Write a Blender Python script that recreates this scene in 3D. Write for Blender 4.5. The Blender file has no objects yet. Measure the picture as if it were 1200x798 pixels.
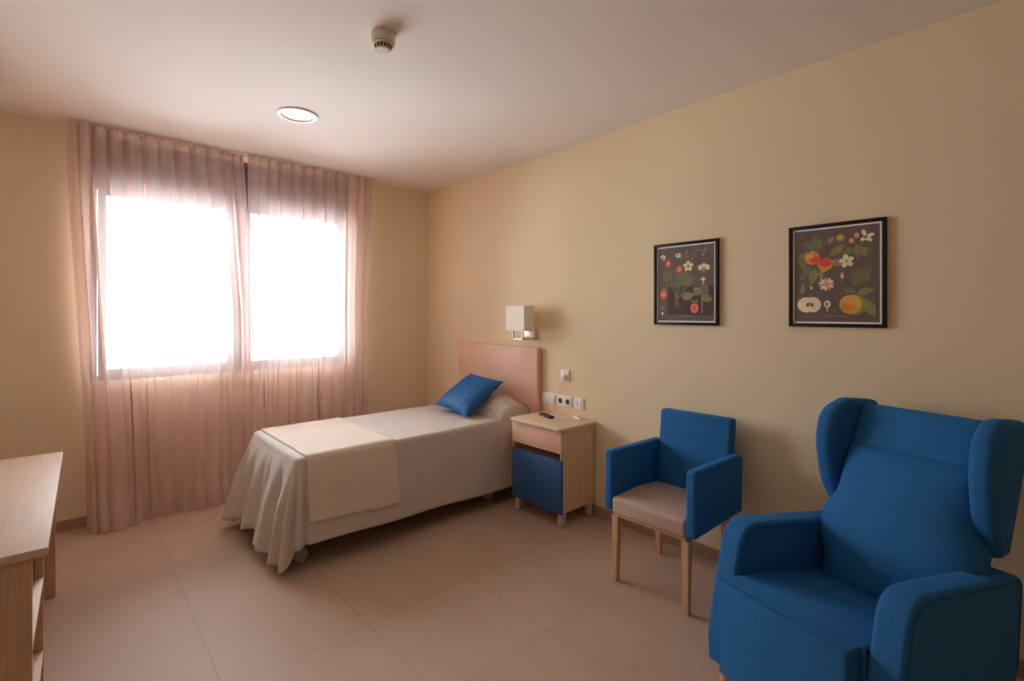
import bpy, bmesh, math, random
from mathutils import Vector, Matrix, noise
random.seed(7)
R = math.radians
SC = bpy.context.scene
COL = SC.collection
H = 2.6

# ------------------------------------------------------------------ helpers
def lin(c):
    return tuple(((v/255)/12.92 if v/255 <= .04045 else ((v/255+.055)/1.055)**2.4) for v in c)

def setp(o, label=None, cat=None, group=None, kind=None):
    if label: o['label'] = label
    if cat: o['category'] = cat
    if group: o['group'] = group
    if kind: o['kind'] = kind
    return o

def thing(name, label, cat, loc=(0, 0, 0), rz=0, group=None):
    o = bpy.data.objects.new(name, None)
    o.empty_display_size = .1
    o.location = loc
    o.rotation_euler = (0, 0, rz)
    COL.objects.link(o)
    return setp(o, label, cat, group)

def obj(name, bm, mats, parent=None, smooth=35):
    me = bpy.data.meshes.new(name)
    bmesh.ops.recalc_face_normals(bm, faces=bm.faces)
    bm.to_mesh(me)
    bm.free()
    if not isinstance(mats, (list, tuple)): mats = [mats]
    for m in mats: me.materials.append(m)
    if smooth:
        for p in me.polygons: p.use_smooth = True
        me.set_sharp_from_angle(angle=R(smooth))
    o = bpy.data.objects.new(name, me)
    COL.objects.link(o)
    if parent: o.parent = parent
    return o

def merge(dst, src):
    tmp = bpy.data.meshes.new('tmp')
    src.to_mesh(tmp); src.free()
    dst.from_mesh(tmp)
    bpy.data.meshes.remove(tmp)

def box(lo, hi, bev=0, seg=3, bm=None):
    b = bmesh.new()
    bmesh.ops.create_cube(b, size=1)
    lo = Vector(lo); hi = Vector(hi)
    for v in b.verts:
        v.co = Vector(((lo[i]+hi[i])/2 + v.co[i]*(hi[i]-lo[i]) for i in range(3)))
    if bev:
        bmesh.ops.bevel(b, geom=list(b.edges), offset=bev, segments=seg, profile=.5, affect='EDGES')
    if bm is None: return b
    merge(bm, b)
    return bm

def prism(pts, fn0, fn1, bev=0, seg=4, bm=None):
    """polygon pts extruded between mapping fn0(p) and fn1(p)"""
    b = bmesh.new()
    a = [b.verts.new(fn0(p)) for p in pts]
    c = [b.verts.new(fn1(p)) for p in pts]
    n = len(pts)
    b.faces.new(a); b.faces.new(list(reversed(c)))
    for i in range(n):
        b.faces.new((a[i], c[i], c[(i+1) % n], a[(i+1) % n]))
    bmesh.ops.recalc_face_normals(b, faces=b.faces)
    if bev:
        caps = set(range(0))
        es = [e for e in b.edges if (e.verts[0] in a and e.verts[1] in a) or (e.verts[0] in c and e.verts[1] in c)]
        bmesh.ops.bevel(b, geom=es, offset=bev, segments=seg, profile=.5, affect='EDGES')
    if bm is None: return b
    merge(bm, b)
    return bm

def round_poly(pts, radii, seg=6):
    """rounded 2-D polygon"""
    out = []
    n = len(pts)
    for i, p in enumerate(pts):
        r = radii[i] if isinstance(radii, (list, tuple)) else radii
        p = Vector(p); a = Vector(pts[i-1]); c = Vector(pts[(i+1) % n])
        if r <= 0: out.append(p.copy()); continue
        d1 = (a-p).normalized(); d2 = (c-p).normalized()
        ang = d1.angle(d2)
        t = min(r/math.tan(ang/2), .48*(a-p).length, .48*(c-p).length)
        s = p+d1*t; e = p+d2*t
        for k in range(seg+1):
            u = k/seg
            out.append((1-u)**2*s + 2*u*(1-u)*p + u*u*e)
    return out

def tube(pts, r, bm=None, n=8, closed=False):
    b = bmesh.new() if bm is None else bm
    pts = [Vector(p) for p in pts]
    rings = []
    m = len(pts)
    up = Vector((0, 0, 1))
    prev = None
    for i, p in enumerate(pts):
        if closed: t = pts[(i+1) % m]-pts[i-1]
        else: t = pts[min(i+1, m-1)]-pts[max(i-1, 0)]
        t.normalize()
        if prev is None:
            a = t.cross(up)
            if a.length < .05: a = t.cross(Vector((1, 0, 0)))
        else:
            a = prev - t*prev.dot(t)
        a.normalize(); prev = a
        c = t.cross(a)
        rr = r[i] if isinstance(r, (list, tuple)) else r
        rings.append([b.verts.new(p + a*rr*math.cos(2*math.pi*k/n) + c*rr*math.sin(2*math.pi*k/n)) for k in range(n)])
    for i in range(m if closed else m-1):
        A = rings[i]; B = rings[(i+1) % m]
        for k in range(n):
            b.faces.new((A[k], A[(k+1) % n], B[(k+1) % n], B[k]))
    if not closed:
        b.faces.new(rings[0][::-1]); b.faces.new(rings[-1])
    return b

def lathe(prof, center, n=40, bm=None, axis='Z'):
    """prof list of (r, h)"""
    b = bmesh.new() if bm is None else bm
    rings = []
    for r, h in prof:
        ring = []
        for k in range(n):
            a = 2*math.pi*k/n
            if axis == 'Z': v = Vector((r*math.cos(a), r*math.sin(a), h))
            elif axis == 'Y': v = Vector((r*math.cos(a), h, r*math.sin(a)))
            else: v = Vector((h, r*math.cos(a), r*math.sin(a)))
            ring.append(b.verts.new(v+Vector(center)))
        rings.append(ring)
    for i in range(len(rings)-1):
        for k in range(n):
            b.faces.new((rings[i][k], rings[i][(k+1) % n], rings[i+1][(k+1) % n], rings[i+1][k]))
    if prof[0][0] > 1e-5: b.faces.new(rings[0][::-1])
    if prof[-1][0] > 1e-5: b.faces.new(rings[-1])
    bmesh.ops.remove_doubles(b, verts=b.verts, dist=1e-6)
    return b

def grid(nu, nv, fn, bm=None):
    b = bmesh.new() if bm is None else bm
    V = [[b.verts.new(fn(i/(nu-1), j/(nv-1))) for j in range(nv)] for i in range(nu)]
    for i in range(nu-1):
        for j in range(nv-1):
            b.faces.new((V[i][j], V[i+1][j], V[i+1][j+1], V[i][j+1]))
    return b

def sstep(a, b, x):
    t = max(0, min(1, (x-a)/(b-a)))
    return t*t*(3-2*t)

def catmull(pts, n=8):
    P = [Vector(p) for p in pts]
    P = [P[0]*2-P[1]] + P + [P[-1]*2-P[-2]]
    out = []
    for i in range(1, len(P)-2):
        for k in range(n):
            t = k/n
            out.append(.5*((2*P[i]) + (P[i+1]-P[i-1])*t + (2*P[i-1]-5*P[i]+4*P[i+1]-P[i+2])*t*t + (3*P[i]-P[i-1]-3*P[i+1]+P[i+2])*t**3))
    out.append(P[-2])
    return out

# ------------------------------------------------------------------ materials
def newmat(name):
    m = bpy.data.materials.new(name)
    m.use_nodes = True
    nt = m.node_tree
    return m, nt, nt.nodes['Principled BSDF']

def noise_node(nt, scale, detail=3, rough=.5, coord='Object', stretch=None):
    tc = nt.nodes.new('ShaderNodeTexCoord')
    mp = nt.nodes.new('ShaderNodeMapping')
    if stretch: mp.inputs['Scale'].default_value = stretch
    n = nt.nodes.new('ShaderNodeTexNoise')
    n.inputs['Scale'].default_value = scale
    n.inputs['Detail'].default_value = detail
    n.inputs['Roughness'].default_value = rough
    nt.links.new(tc.outputs[coord], mp.inputs['Vector'])
    nt.links.new(mp.outputs['Vector'], n.inputs['Vector'])
    return n

def ramp(nt, src, c0, c1, p0=.3, p1=.7):
    r = nt.nodes.new('ShaderNodeValToRGB')
    r.color_ramp.elements[0].position = p0
    r.color_ramp.elements[1].position = p1
    r.color_ramp.elements[0].color = (*c0, 1)
    r.color_ramp.elements[1].color = (*c1, 1)
    nt.links.new(src, r.inputs['Fac'])
    return r

def bump(nt, bs, src, strength=.2, dist=.002):
    b = nt.nodes.new('ShaderNodeBump')
    b.inputs['Strength'].default_value = strength
    b.inputs['Distance'].default_value = dist
    nt.links.new(src, b.inputs['Height'])
    nt.links.new(b.outputs['Normal'], bs.inputs['Normal'])

def scl(c, k): return tuple(min(1, v*k) for v in c)

def mat_var(name, rgb, rough=.6, scale=8, var=.06, bstr=0, bscale=200, sheen=0, metallic=0, coord='Object', spec=.5):
    m, nt, bs = newmat(name)
    c = lin(rgb)
    n = noise_node(nt, scale, coord=coord)
    r = ramp(nt, n.outputs['Fac'], scl(c, 1-var), scl(c, 1+var))
    nt.links.new(r.outputs['Color'], bs.inputs['Base Color'])
    bs.inputs['Roughness'].default_value = rough
    bs.inputs['Metallic'].default_value = metallic
    bs.inputs['Specular IOR Level'].default_value = spec
    if sheen:
        bs.inputs['Sheen Weight'].default_value = sheen
        bs.inputs['Sheen Roughness'].default_value = .5
        bs.inputs['Sheen Tint'].default_value = (*scl(c, 2.2), 1)
    if bstr:
        n2 = noise_node(nt, bscale, detail=2, coord=coord)
        bump(nt, bs, n2.outputs['Fac'], bstr, .001)
    return m

def mat_wood(name, rgb, axis='Z', var=.10, rough=.5):
    m, nt, bs = newmat(name)
    c = lin(rgb)
    st = {'X': (1.2, 30, 30), 'Y': (30, 1.2, 30), 'Z': (30, 30, 1.2)}[axis]
    n = noise_node(nt, 3.0, detail=5, rough=.6, stretch=st)
    r = ramp(nt, n.outputs['Fac'], scl(c, 1-var*1.3), scl(c, 1+var), .3, .68)
    nt.links.new(r.outputs['Color'], bs.inputs['Base Color'])
    bs.inputs['Roughness'].default_value = rough
    bump(nt, bs, n.outputs['Fac'], .08, .0005)
    return m

def mat_weave(name, rgb, rough=.85, scale=900, sheen=.3, var=.12):
    m, nt, bs = newmat(name)
    c = lin(rgb)
    n = noise_node(nt, 260, detail=2)
    n0 = noise_node(nt, 5, detail=2)
    r = ramp(nt, n.outputs['Fac'], scl(c, 1-var), scl(c, 1+var), .35, .65)
    r0 = ramp(nt, n0.outputs['Fac'], (.94,)*3, (1.0,)*3)
    mx = nt.nodes.new('ShaderNodeMixRGB'); mx.blend_type = 'MULTIPLY'; mx.inputs[0].default_value = 1
    nt.links.new(r.outputs['Color'], mx.inputs[1]); nt.links.new(r0.outputs['Color'], mx.inputs[2])
    nt.links.new(mx.outputs[0], bs.inputs['Base Color'])
    bs.inputs['Roughness'].default_value = rough
    bs.inputs['Specular IOR Level'].default_value = .3
    bs.inputs['Sheen Weight'].default_value = sheen
    bs.inputs['Sheen Roughness'].default_value = .5
    bs.inputs['Sheen Tint'].default_value = (*scl(c, 2.5), 1)
    bump(nt, bs, n.outputs['Fac'], .25, .0008)
    return m

M = {}
M['wall'] = mat_var('wall_paint_cream', (240, 220, 184), .85, 2.5, .015, .06, 160, coord='Object', spec=.25)
M['wallside'] = mat_var('wall_paint_pale', (236, 220, 194), .85, 2.5, .015, .06, 160, spec=.25)
M['ceiling'] = mat_var('ceiling_paint', (242, 231, 222), .9, 2, .01, .04, 160, spec=.2)
M['wood'] = mat_wood('oak_vertical', (200, 164, 128), 'Z')
M['wood_ns'] = mat_wood('oak_nightstand', (228, 192, 156), 'Z', .07)
M['wood_y'] = mat_wood('oak_along_wall', (220, 180, 148), 'Y')
M['wood_pink'] = mat_wood('beech_pinkish', (236, 192, 166), 'Y', .05)
M['wood_top'] = mat_wood('oak_worktop', (238, 214, 184), 'Y', .05, .45)
M['wood_desk'] = mat_wood('oak_desk_top', (214, 184, 160), 'Y', .06, .5)
M['wood_leg'] = mat_wood('beech_leg', (216, 170, 128), 'Z', .08, .45)
M['blue'] = mat_weave('upholstery_blue', (38, 106, 164))
M['blue_seam'] = mat_weave('upholstery_blue_piping', (28, 86, 136))
M['taupe'] = mat_weave('upholstery_taupe', (196, 168, 152), sheen=.15, var=.05)
M['blue_lam'] = mat_var('laminate_blue', (50, 98, 158), .5, 6, .03)
M['velvet'] = mat_var('cushion_satin_blue', (8, 92, 156), .6, 6, .08, .15, 300, sheen=.6)
M['sheet'] = mat_var('bedspread_cotton', (216, 206, 198), .9, 8, .02, .25, 420, sheen=.1, spec=.2)
M['runner'] = mat_var('throw_cotton', (230, 215, 199), .9, 9, .025, .25, 420, sheen=.1, spec=.2)
M['white'] = mat_var('white_plastic', (250, 244, 240), .4, 10, .02)
M['cream_pl'] = mat_var('off_white_plastic', (226, 212, 194), .45, 10, .02)
M['shade'] = mat_var('lamp_shade_fabric', (250, 240, 226), .85, 30, .03, .2, 500)
M['diffuser'] = mat_var('downlight_diffuser', (206, 192, 182), .6, 10, .02)
M['blue_dark'] = mat_var('laminate_blue_dark', (22, 44, 76), .5, 6, .03)  # darker copy of the blue laminate for the desk drawers
M['metal'] = mat_var('satin_nickel', (226, 212, 196), .42, 20, .04, metallic=.5)
M['leg_silver'] = mat_var('leg_satin_aluminium', (206, 196, 186), .45, 20, .05, metallic=.25)
M['grey'] = mat_var('grey_frame', (92, 92, 96), .5, 10, .04)
M['dark'] = mat_var('black_plastic', (26, 24, 24), .4, 20, .1)
M['frame_black'] = mat_var('picture_frame_black', (34, 24, 18), .5, 20, .1, spec=.3)
M['anthracite'] = mat_var('window_frame_anthracite', (72, 76, 88), .5, 10, .04)
M['caster'] = mat_var('caster_grey', (170, 166, 168), .35, 10, .05)
M['track'] = mat_var('curtain_track_white', (236, 228, 220), .4, 10, .02)
M['mattress'] = mat_var('mattress_cover', (210, 200, 190), .9, 8, .02)
M['base'] = mat_var('skirting_tile', (168, 140, 118), .5, 5, .05)
M['outlet_dark'] = mat_var('outlet_hole', (70, 62, 60), .6, 10, .05)

# soft creases in the cottons and in the cushion cover
def crease(m, scale, stretch, strength, dist):
    nt = m.node_tree; bs = nt.nodes['Principled BSDF']
    n = noise_node(nt, scale, detail=3, rough=.55, stretch=stretch)
    b = nt.nodes.new('ShaderNodeBump')
    b.inputs['Strength'].default_value = strength; b.inputs['Distance'].default_value = dist
    nt.links.new(n.outputs['Fac'], b.inputs['Height'])
    old = bs.inputs['Normal'].links
    if old: nt.links.new(old[0].from_socket, b.inputs['Normal'])
    nt.links.new(b.outputs['Normal'], bs.inputs['Normal'])
crease(M['sheet'], 4, (2.2, 2.2, .7), .55, .02)
crease(M['runner'], 4, (1.2, 2.0, 1.0), .45, .014)
crease(M['velvet'], 7, (1.0, 1.0, 1.0), .6, .03)

# floor tiles
def floor_mat():
    m, nt, bs = newmat('floor_porcelain_tile')
    tc = nt.nodes.new('ShaderNodeTexCoord')
    sep = nt.nodes.new('ShaderNodeSeparateXYZ')
    nt.links.new(tc.outputs['Object'], sep.inputs[0])
    def line(out, off):
        a = nt.nodes.new('ShaderNodeMath'); a.operation = 'SUBTRACT'; a.inputs[1].default_value = off
        nt.links.new(out, a.inputs[0])
        p = nt.nodes.new('ShaderNodeMath'); p.operation = 'PINGPONG'; p.inputs[1].default_value = .565/2
        nt.links.new(a.outputs[0], p.inputs[0])
        l = nt.nodes.new('ShaderNodeMath'); l.operation = 'LESS_THAN'; l.inputs[1].default_value = .0013
        nt.links.new(p.outputs[0], l.inputs[0])
        return l
    lx = line(sep.outputs['X'], -.570); ly = line(sep.outputs['Y'], -1.62)
    mx = nt.nodes.new('ShaderNodeMath'); mx.operation = 'MAXIMUM'
    nt.links.new(lx.outputs[0], mx.inputs[0]); nt.links.new(ly.outputs[0], mx.inputs[1])
    n = noise_node(nt, 1.6, detail=6, rough=.6)
    c = lin((194, 166, 146))
    r = ramp(nt, n.outputs['Fac'], scl(c, .9), scl(c, 1.06))
    mix = nt.nodes.new('ShaderNodeMixRGB')
    nt.links.new(mx.outputs[0], mix.inputs[0])
    nt.links.new(r.outputs['Color'], mix.inputs[1])
    mix.inputs[2].default_value = (*lin((160, 136, 120)), 1)
    nt.links.new(mix.outputs[0], bs.inputs['Base Color'])
    n2 = noise_node(nt, 30, detail=4)
    rr = nt.nodes.new('ShaderNodeMapRange')
    rr.inputs['To Min'].default_value = .5; rr.inputs['To Max'].default_value = .6
    nt.links.new(n2.outputs['Fac'], rr.inputs['Value'])
    nt.links.new(rr.outputs[0], bs.inputs['Roughness'])
    bs.inputs['Specular IOR Level'].default_value = .36
    inv = nt.nodes.new('ShaderNodeMath'); inv.operation = 'SUBTRACT'; inv.inputs[0].default_value = 1
    nt.links.new(mx.outputs[0], inv.inputs[1])
    bump(nt, bs, inv.outputs[0], .3, .001)
    return m
M['floor'] = floor_mat()

def glass_mat():
    m = bpy.data.materials.new('window_glass'); m.use_nodes = True
    nt = m.node_tree; nt.nodes.clear()
    o = nt.nodes.new('ShaderNodeOutputMaterial')
    t = nt.nodes.new('ShaderNodeBsdfTransparent'); t.inputs[0].default_value = (.96, .98, .97, 1)
    g = nt.nodes.new('ShaderNodeBsdfGlossy'); g.inputs['Roughness'].default_value = .02
    f = nt.nodes.new('ShaderNodeFresnel'); f.inputs[0].default_value = 1.45
    mx = nt.nodes.new('ShaderNodeMixShader')
    nt.links.new(f.outputs[0], mx.inputs[0]); nt.links.new(t.outputs[0], mx.inputs[1]); nt.links.new(g.outputs[0], mx.inputs[2])
    nt.links.new(mx.outputs[0], o.inputs[0])
    return m
M['glass'] = glass_mat()

def curtain_mat():
    m = bpy.data.materials.new('sheer_dusky_pink_voile'); m.use_nodes = True
    nt = m.node_tree; nt.nodes.clear()
    o = nt.nodes.new('ShaderNodeOutputMaterial')
    n = noise_node(nt, 350, detail=2, stretch=(1, 1, .12))
    c = lin((232, 206, 197))
    r = ramp(nt, n.outputs['Fac'], scl(c, .92), scl(c, 1.05))
    t = nt.nodes.new('ShaderNodeBsdfTransparent'); t.inputs[0].default_value = (.98, .95, .94, 1)
    d = nt.nodes.new('ShaderNodeBsdfDiffuse')
    tl = nt.nodes.new('ShaderNodeBsdfTranslucent')
    nt.links.new(r.outputs[0], d.inputs[0]); nt.links.new(r.outputs[0], tl.inputs[0])
    m1 = nt.nodes.new('ShaderNodeMixShader'); m1.inputs[0].default_value = .15
    nt.links.new(d.outputs[0], m1.inputs[1]); nt.links.new(tl.outputs[0], m1.inputs[2])
    m2 = nt.nodes.new('ShaderNodeMixShader'); m2.inputs[0].default_value = CURT_OPAC
    nt.links.new(t.outputs[0], m2.inputs[1]); nt.links.new(m1.outputs[0], m2.inputs[2])
    nt.links.new(m2.outputs[0], o.inputs[0])
    return m
CURT_OPAC = .70
M['curtain'] = curtain_mat()

# ------------------------------------------------------------------ room
XL, YN = -3.40, -5.70           # left wall, wall behind the camera
WX0, WX1, WZ0, WZ1 = -2.585, -.82, .93, 2.57   # window opening

def struct(name, bm, m, parent=None):
    o = obj(name, bm, m, parent)
    if not parent: o['kind'] = 'structure'
    return o

T = .2
struct('floor', box((XL-T, YN-T, -.12), (T, T, 0)), M['floor'])
cb = bmesh.new()
# ceiling with a round recess for the downlight
DLX, DLY, DLR = -1.650, -1.130, .098
def ceil_with_hole():
    b = bmesh.new()
    n = 48
    x0, x1, y0, y1 = XL-T, T, YN-T, T
    ring, outer = [], []
    for k in range(n):
        a = 2*math.pi*k/n
        dx, dy = math.cos(a), math.sin(a)
        ring.append(b.verts.new((DLX+DLR*dx, DLY+DLR*dy, H)))
        tx = (x1-DLX)/dx if dx > 1e-9 else ((x0-DLX)/dx if dx < -1e-9 else 1e9)
        ty = (y1-DLY)/dy if dy > 1e-9 else ((y0-DLY)/dy if dy < -1e-9 else 1e9)
        t = min(tx, ty)
        outer.append(b.verts.new((DLX+t*dx, DLY+t*dy, H)))
    cs = [b.verts.new((x, y, H)) for x, y in ((x1, y1), (x0, y1), (x0, y0), (x1, y0))]
    def side(v):
        x, y = v.co.x, v.co.y
        if abs(x-x1) < 1e-6: return 0
        if abs(y-y1) < 1e-6: return 1
        if abs(x-x0) < 1e-6: return 2
        return 3
    for k in range(n):
        a, c = outer[k], outer[(k+1) % n]
        sa, sb = side(a), side(c)
        if sa == sb: b.faces.new((ring[k], a, c, ring[(k+1) % n]))
        else: b.faces.new((ring[k], a, cs[{0: 0, 1: 1, 2: 2, 3: 3}[sa]], c, ring[(k+1) % n]))
    # slab above
    top = [b.verts.new((x, y, H+.25)) for x, y in ((x1, y1), (x0, y1), (x0, y0), (x1, y0))]
    b.faces.new(top)
    # recess cylinder
    r2 = [b.verts.new((v.co.x, v.co.y, H+.12)) for v in ring]
    for k in range(n): b.faces.new((ring[k], ring[(k+1) % n], r2[(k+1) % n], r2[k]))
    b.faces.new(r2)
    return b
ceil = obj('ceiling', ceil_with_hole(), M['ceiling'], smooth=20); ceil['kind'] = 'structure'
cb.free()

struct('wall_right', box((0, YN-T, 0), (T, T, H)), M['wall'])
struct('wall_left', box((XL-T, YN-T, 0), (XL, T, H)), M['wallside'])
M['wallnear'] = mat_var('wall_near_darkened', (176, 148, 120), .85, 2.5, .015, .06, 160, spec=.25)  # unseen wall, tone darkened so less light bounces back near the camera
struct('wall_near', box((XL, YN-T, 0), (0, YN, H)), M['wallnear'])
wf = box((XL, 0, 0), (WX0, T, H))
box((WX1, 0, 0), (0, T, H), bm=wf)
box((WX0, 0, 0), (WX1, T, WZ0), bm=wf)
box((WX0, 0, WZ1), (WX1, T, H), bm=wf)
struct('wall_far', wf, M['wallside'])
BH, BT = .068, .009
struct('baseboard_right', box((-BT, YN+BT, 0), (-.0003, -BT, BH), .002, 1), M['base'])
struct('baseboard_far', box((XL+BT, -BT, 0), (-.0003, -.0003, BH), .002, 1), M['base'])
struct('baseboard_left', box((XL+.0003, YN+BT, 0), (XL+BT, -.0003, BH), .002, 1), M['base'])
struct('baseboard_near', box((XL+BT, YN+.0003, 0), (-BT, YN+BT, BH), .002, 1), M['base'])

# window: anthracite frame with shutter box above, two sashes
win = bpy.data.objects.new('window_1', None); COL.objects.link(win)
win.location = ((WX0+WX1)/2, .1, WZ0); win['kind'] = 'structure'
wl = win.location
def wbox(x0, x1, y0, y1, z0, z1, bv=.004, bm=None):
    return box((x0-wl.x, y0-wl.y, z0-wl.z), (x1-wl.x, y1-wl.y, z1-wl.z), bv, 2, bm)
ZB = 2.25
fr = wbox(WX0+.002, WX0+.04, .05, .12, WZ0+.002, ZB)
wbox(WX1-.04, WX1-.002, .05, .12, WZ0+.002, ZB, bm=fr)
wbox(WX0+.04, WX1-.04, .05, .12, WZ0+.002, WZ0+.035, bm=fr)
wbox(WX0+.04, WX1-.04, .05, .12, ZB-.03, ZB, bm=fr)
wbox(-1.735, -1.665, .05, .12, WZ0+.035, ZB-.03, bm=fr)
obj('window_frame', fr, M['anthracite'], win)
obj('shutter_box', wbox(WX0+.002, WX1-.002, .03, .19, ZB, WZ1-.002), M['anthracite'], win)
for x0, x1 in ((WX0+.042, -1.737), (-1.663, WX1-.042)):
    s = wbox(x0, x0+.045, .04, .10, WZ0+.037, ZB-.032)
    wbox(x1-.045, x1, .04, .10, WZ0+.037, ZB-.032, bm=s)
    wbox(x0+.045, x1-.045, .04, .10, WZ0+.037, WZ0+.08, bm=s)
    wbox(x0+.045, x1-.045, .04, .10, ZB-.07, ZB-.032, bm=s)
    so = obj('window_sash', s, M['anthracite'], win)
    obj('pane', wbox(x0+.045, x1-.045, .066, .070, WZ0+.08, ZB-.07, 0), M['glass'], so)
hb = wbox(-1.70, -1.672, .03, .04, 1.50, 1.56); tube([(-1.686-wl.x, .03-wl.y, 1.545-wl.z), (-1.686-wl.x, .0-wl.y, 1.545-wl.z), (-1.686-wl.x, -.005-wl.y, 1.44-wl.z)], .009, hb)
obj('handle', hb, M['anthracite'], win)

# ------------------------------------------------------------------ curtains
CY = -.112
def curtain(label, x0t, x1t, x0b, x1b, folds, seed, dense_l, dense_r, puddle, yoff):
    rnd = random.Random(seed)
    NU, NV = folds*26, 60
    ph = [rnd.uniform(-.12, .12) for _ in range(folds+2)]
    am = [rnd.uniform(.7, 1.25) for _ in range(folds+2)]
    lo = [rnd.choice((.12, .24, .29, .33, .36)) for _ in range(folds+2)]
    # widths of the folds: narrow where the cloth is bunched
    w = []
    for k in range(folds):
        c = (k+.5)/folds
        w.append(1.0 - dense_l*math.exp(-(c/.14)**2) - dense_r*math.exp(-((1-c)/.12)**2) + rnd.uniform(-.12, .12))
    tot = sum(w); cum = [0]
    for v in w: cum.append(cum[-1]+v/tot)
    def fn(s, q):
        # q 0 top .. 1 bottom
        z = 2.584*(1-q) + .006
        u = s*folds; k = min(int(u), folds-1); f = u-k
        pw = cum[k+1]-cum[k]
        base = cum[k] + pw*f
        # pleats overlap at the heading, open out below
        # heading lasts to about z = 2.2
        calm = 1-.7*sstep(.55, .8, q)
        bun = max(math.exp(-(s/.20)**2)*(dense_l > .6), math.exp(-((1-s)/.20)**2)*(dense_r > .6))
        ov = .12 + (max(lo[k], .46*bun)*calm-.12)*sstep(.05, .2, q) + .04*noise.noise(Vector((k*3.1+seed, q*2.5, 0)))
        edge = min(1, min(s, 1-s)*folds*1.2)
        drift = .25*pw*noise.noise(Vector((k*1.7+f*.5, q*1.8, seed*2.3)))*sstep(.1, .7, q)
        xx = base + ov*pw*math.sin(2*math.pi*f)*edge + drift*edge
        xa = x0t + (x0b-x0t)*sstep(0, 1, q)**.9
        xb = x1t + (x1b-x1t)*min(1, q*2.2)
        x = xa + (xb-xa)*xx
        A = (.064 - .028*sstep(.06, .2, q))*am[k]
        # blend the amplitude across fold borders
        A = A*(.5+.5*math.cos(math.pi*abs(2*f-1)*.0))
        if yoff < 0: ed = 1-sstep(.12, .32, s)
        else: ed = sstep(.72, .90, s)
        cc = math.cos(2*math.pi*f); sq = cc/math.sqrt(cc*cc+.12)*1.06
        tp = 1-sstep(.05, .2, q)
        wv = cc+(sq-cc)*tp
        y = CY + (-.050 if yoff < 0 else .028)*ed - A*.5*wv*(1-.55*ed)
        y += (1-.8*ed)*.040*noise.noise(Vector((s*folds*.33, q*1.2, seed*5.1)))*sstep(.08, .6, q)
        y += .010*noise.noise(Vector((s*folds*1.3, q*5.0, seed*9.7)))*sstep(.2, .9, q)
        # hem billows on to the floor
        if puddle:
            hem = sstep(.90, 1.0, q)*(1-ed*(yoff >= 0))
            y -= hem*(.03+.13*max(0, noise.noise(Vector((s*3.4+seed*1.3, 3.3, 0)))+.2))*puddle
            z += .008*hem*noise.noise(Vector((s*22, 1.5, seed)))
        z = max(z, .004)
        ret = max(1-sstep(0, .035, s) if x0t < -2.5 else 0, sstep(.965, 1, s) if x0t > -2.5 else 0)
        y = y+(-.022-y)*ret
        return Vector((x, min(y, -.022), z))
    t = thing('curtain', label, 'curtain', ((x0t+x1t)/2, CY, 0), 0, 'sheer curtains at the window')
    b = grid(NU, NV, lambda s, q: fn(s, q)-Vector(t.location))
    obj('drape', b, M['curtain'], t, smooth=180)
    # hem band at the bottom and heading tape at the top
    hb = bmesh.new()
    n = NU
    hd = grid(NU, 2, lambda s, q: fn(s, .0+.012*q)-Vector(t.location)+Vector((0, .0015, 0)))
    obj('heading_tape', hd, M['curtain'], t, smooth=180)
    hb.free()
    return t
curtain('left sheer dusky pink curtain panel covering the left half of the window', -2.697, -1.703, -2.600, -1.625, 13, 3, .72, .62, 1.0, 0)
curtain('right sheer dusky pink curtain panel hanging nearer the bed headboard', -1.690, -.656, -1.680, -.690, 13, 8, .55, .70, .5, -.062)
tr = box((-2.705, CY-.022, 2.592), (-.648, CY+.022, 2.5998), .002, 1)
box((-2.705, CY-.026, 2.591), (-.648, CY-.020, 2.5998), 0, 1, tr)
setp(obj('curtain_track', tr, M['track']), 'thin white curtain track on the ceiling along the window wall', 'curtain track')

# ------------------------------------------------------------------ ceiling things
t = thing('ceiling_light', 'round white recessed downlight in the ceiling in front of the curtains', 'light', (DLX, DLY, H))
obj('trim_ring', lathe([(.093, -.001), (.113, -.001), (.116, -.004), (.113, -.009), (.095, -.010), (.090, -.006), (.089, .0), (.093, -.001)], (0, 0, 0), 56), M['white'], t)
obj('reflector', lathe([(.0885, -.004), (.0875, .02), (.086, .040), (.090, .040), (.0925, .0), (.0885, -.004)], (0, 0, 0), 56), M['cream_pl'], t)
obj('diffuser', lathe([(.0, .030), (.0855, .030), (.0855, .036), (.0, .036)], (0, 0, 0), 56), M['diffuser'], t)

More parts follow.
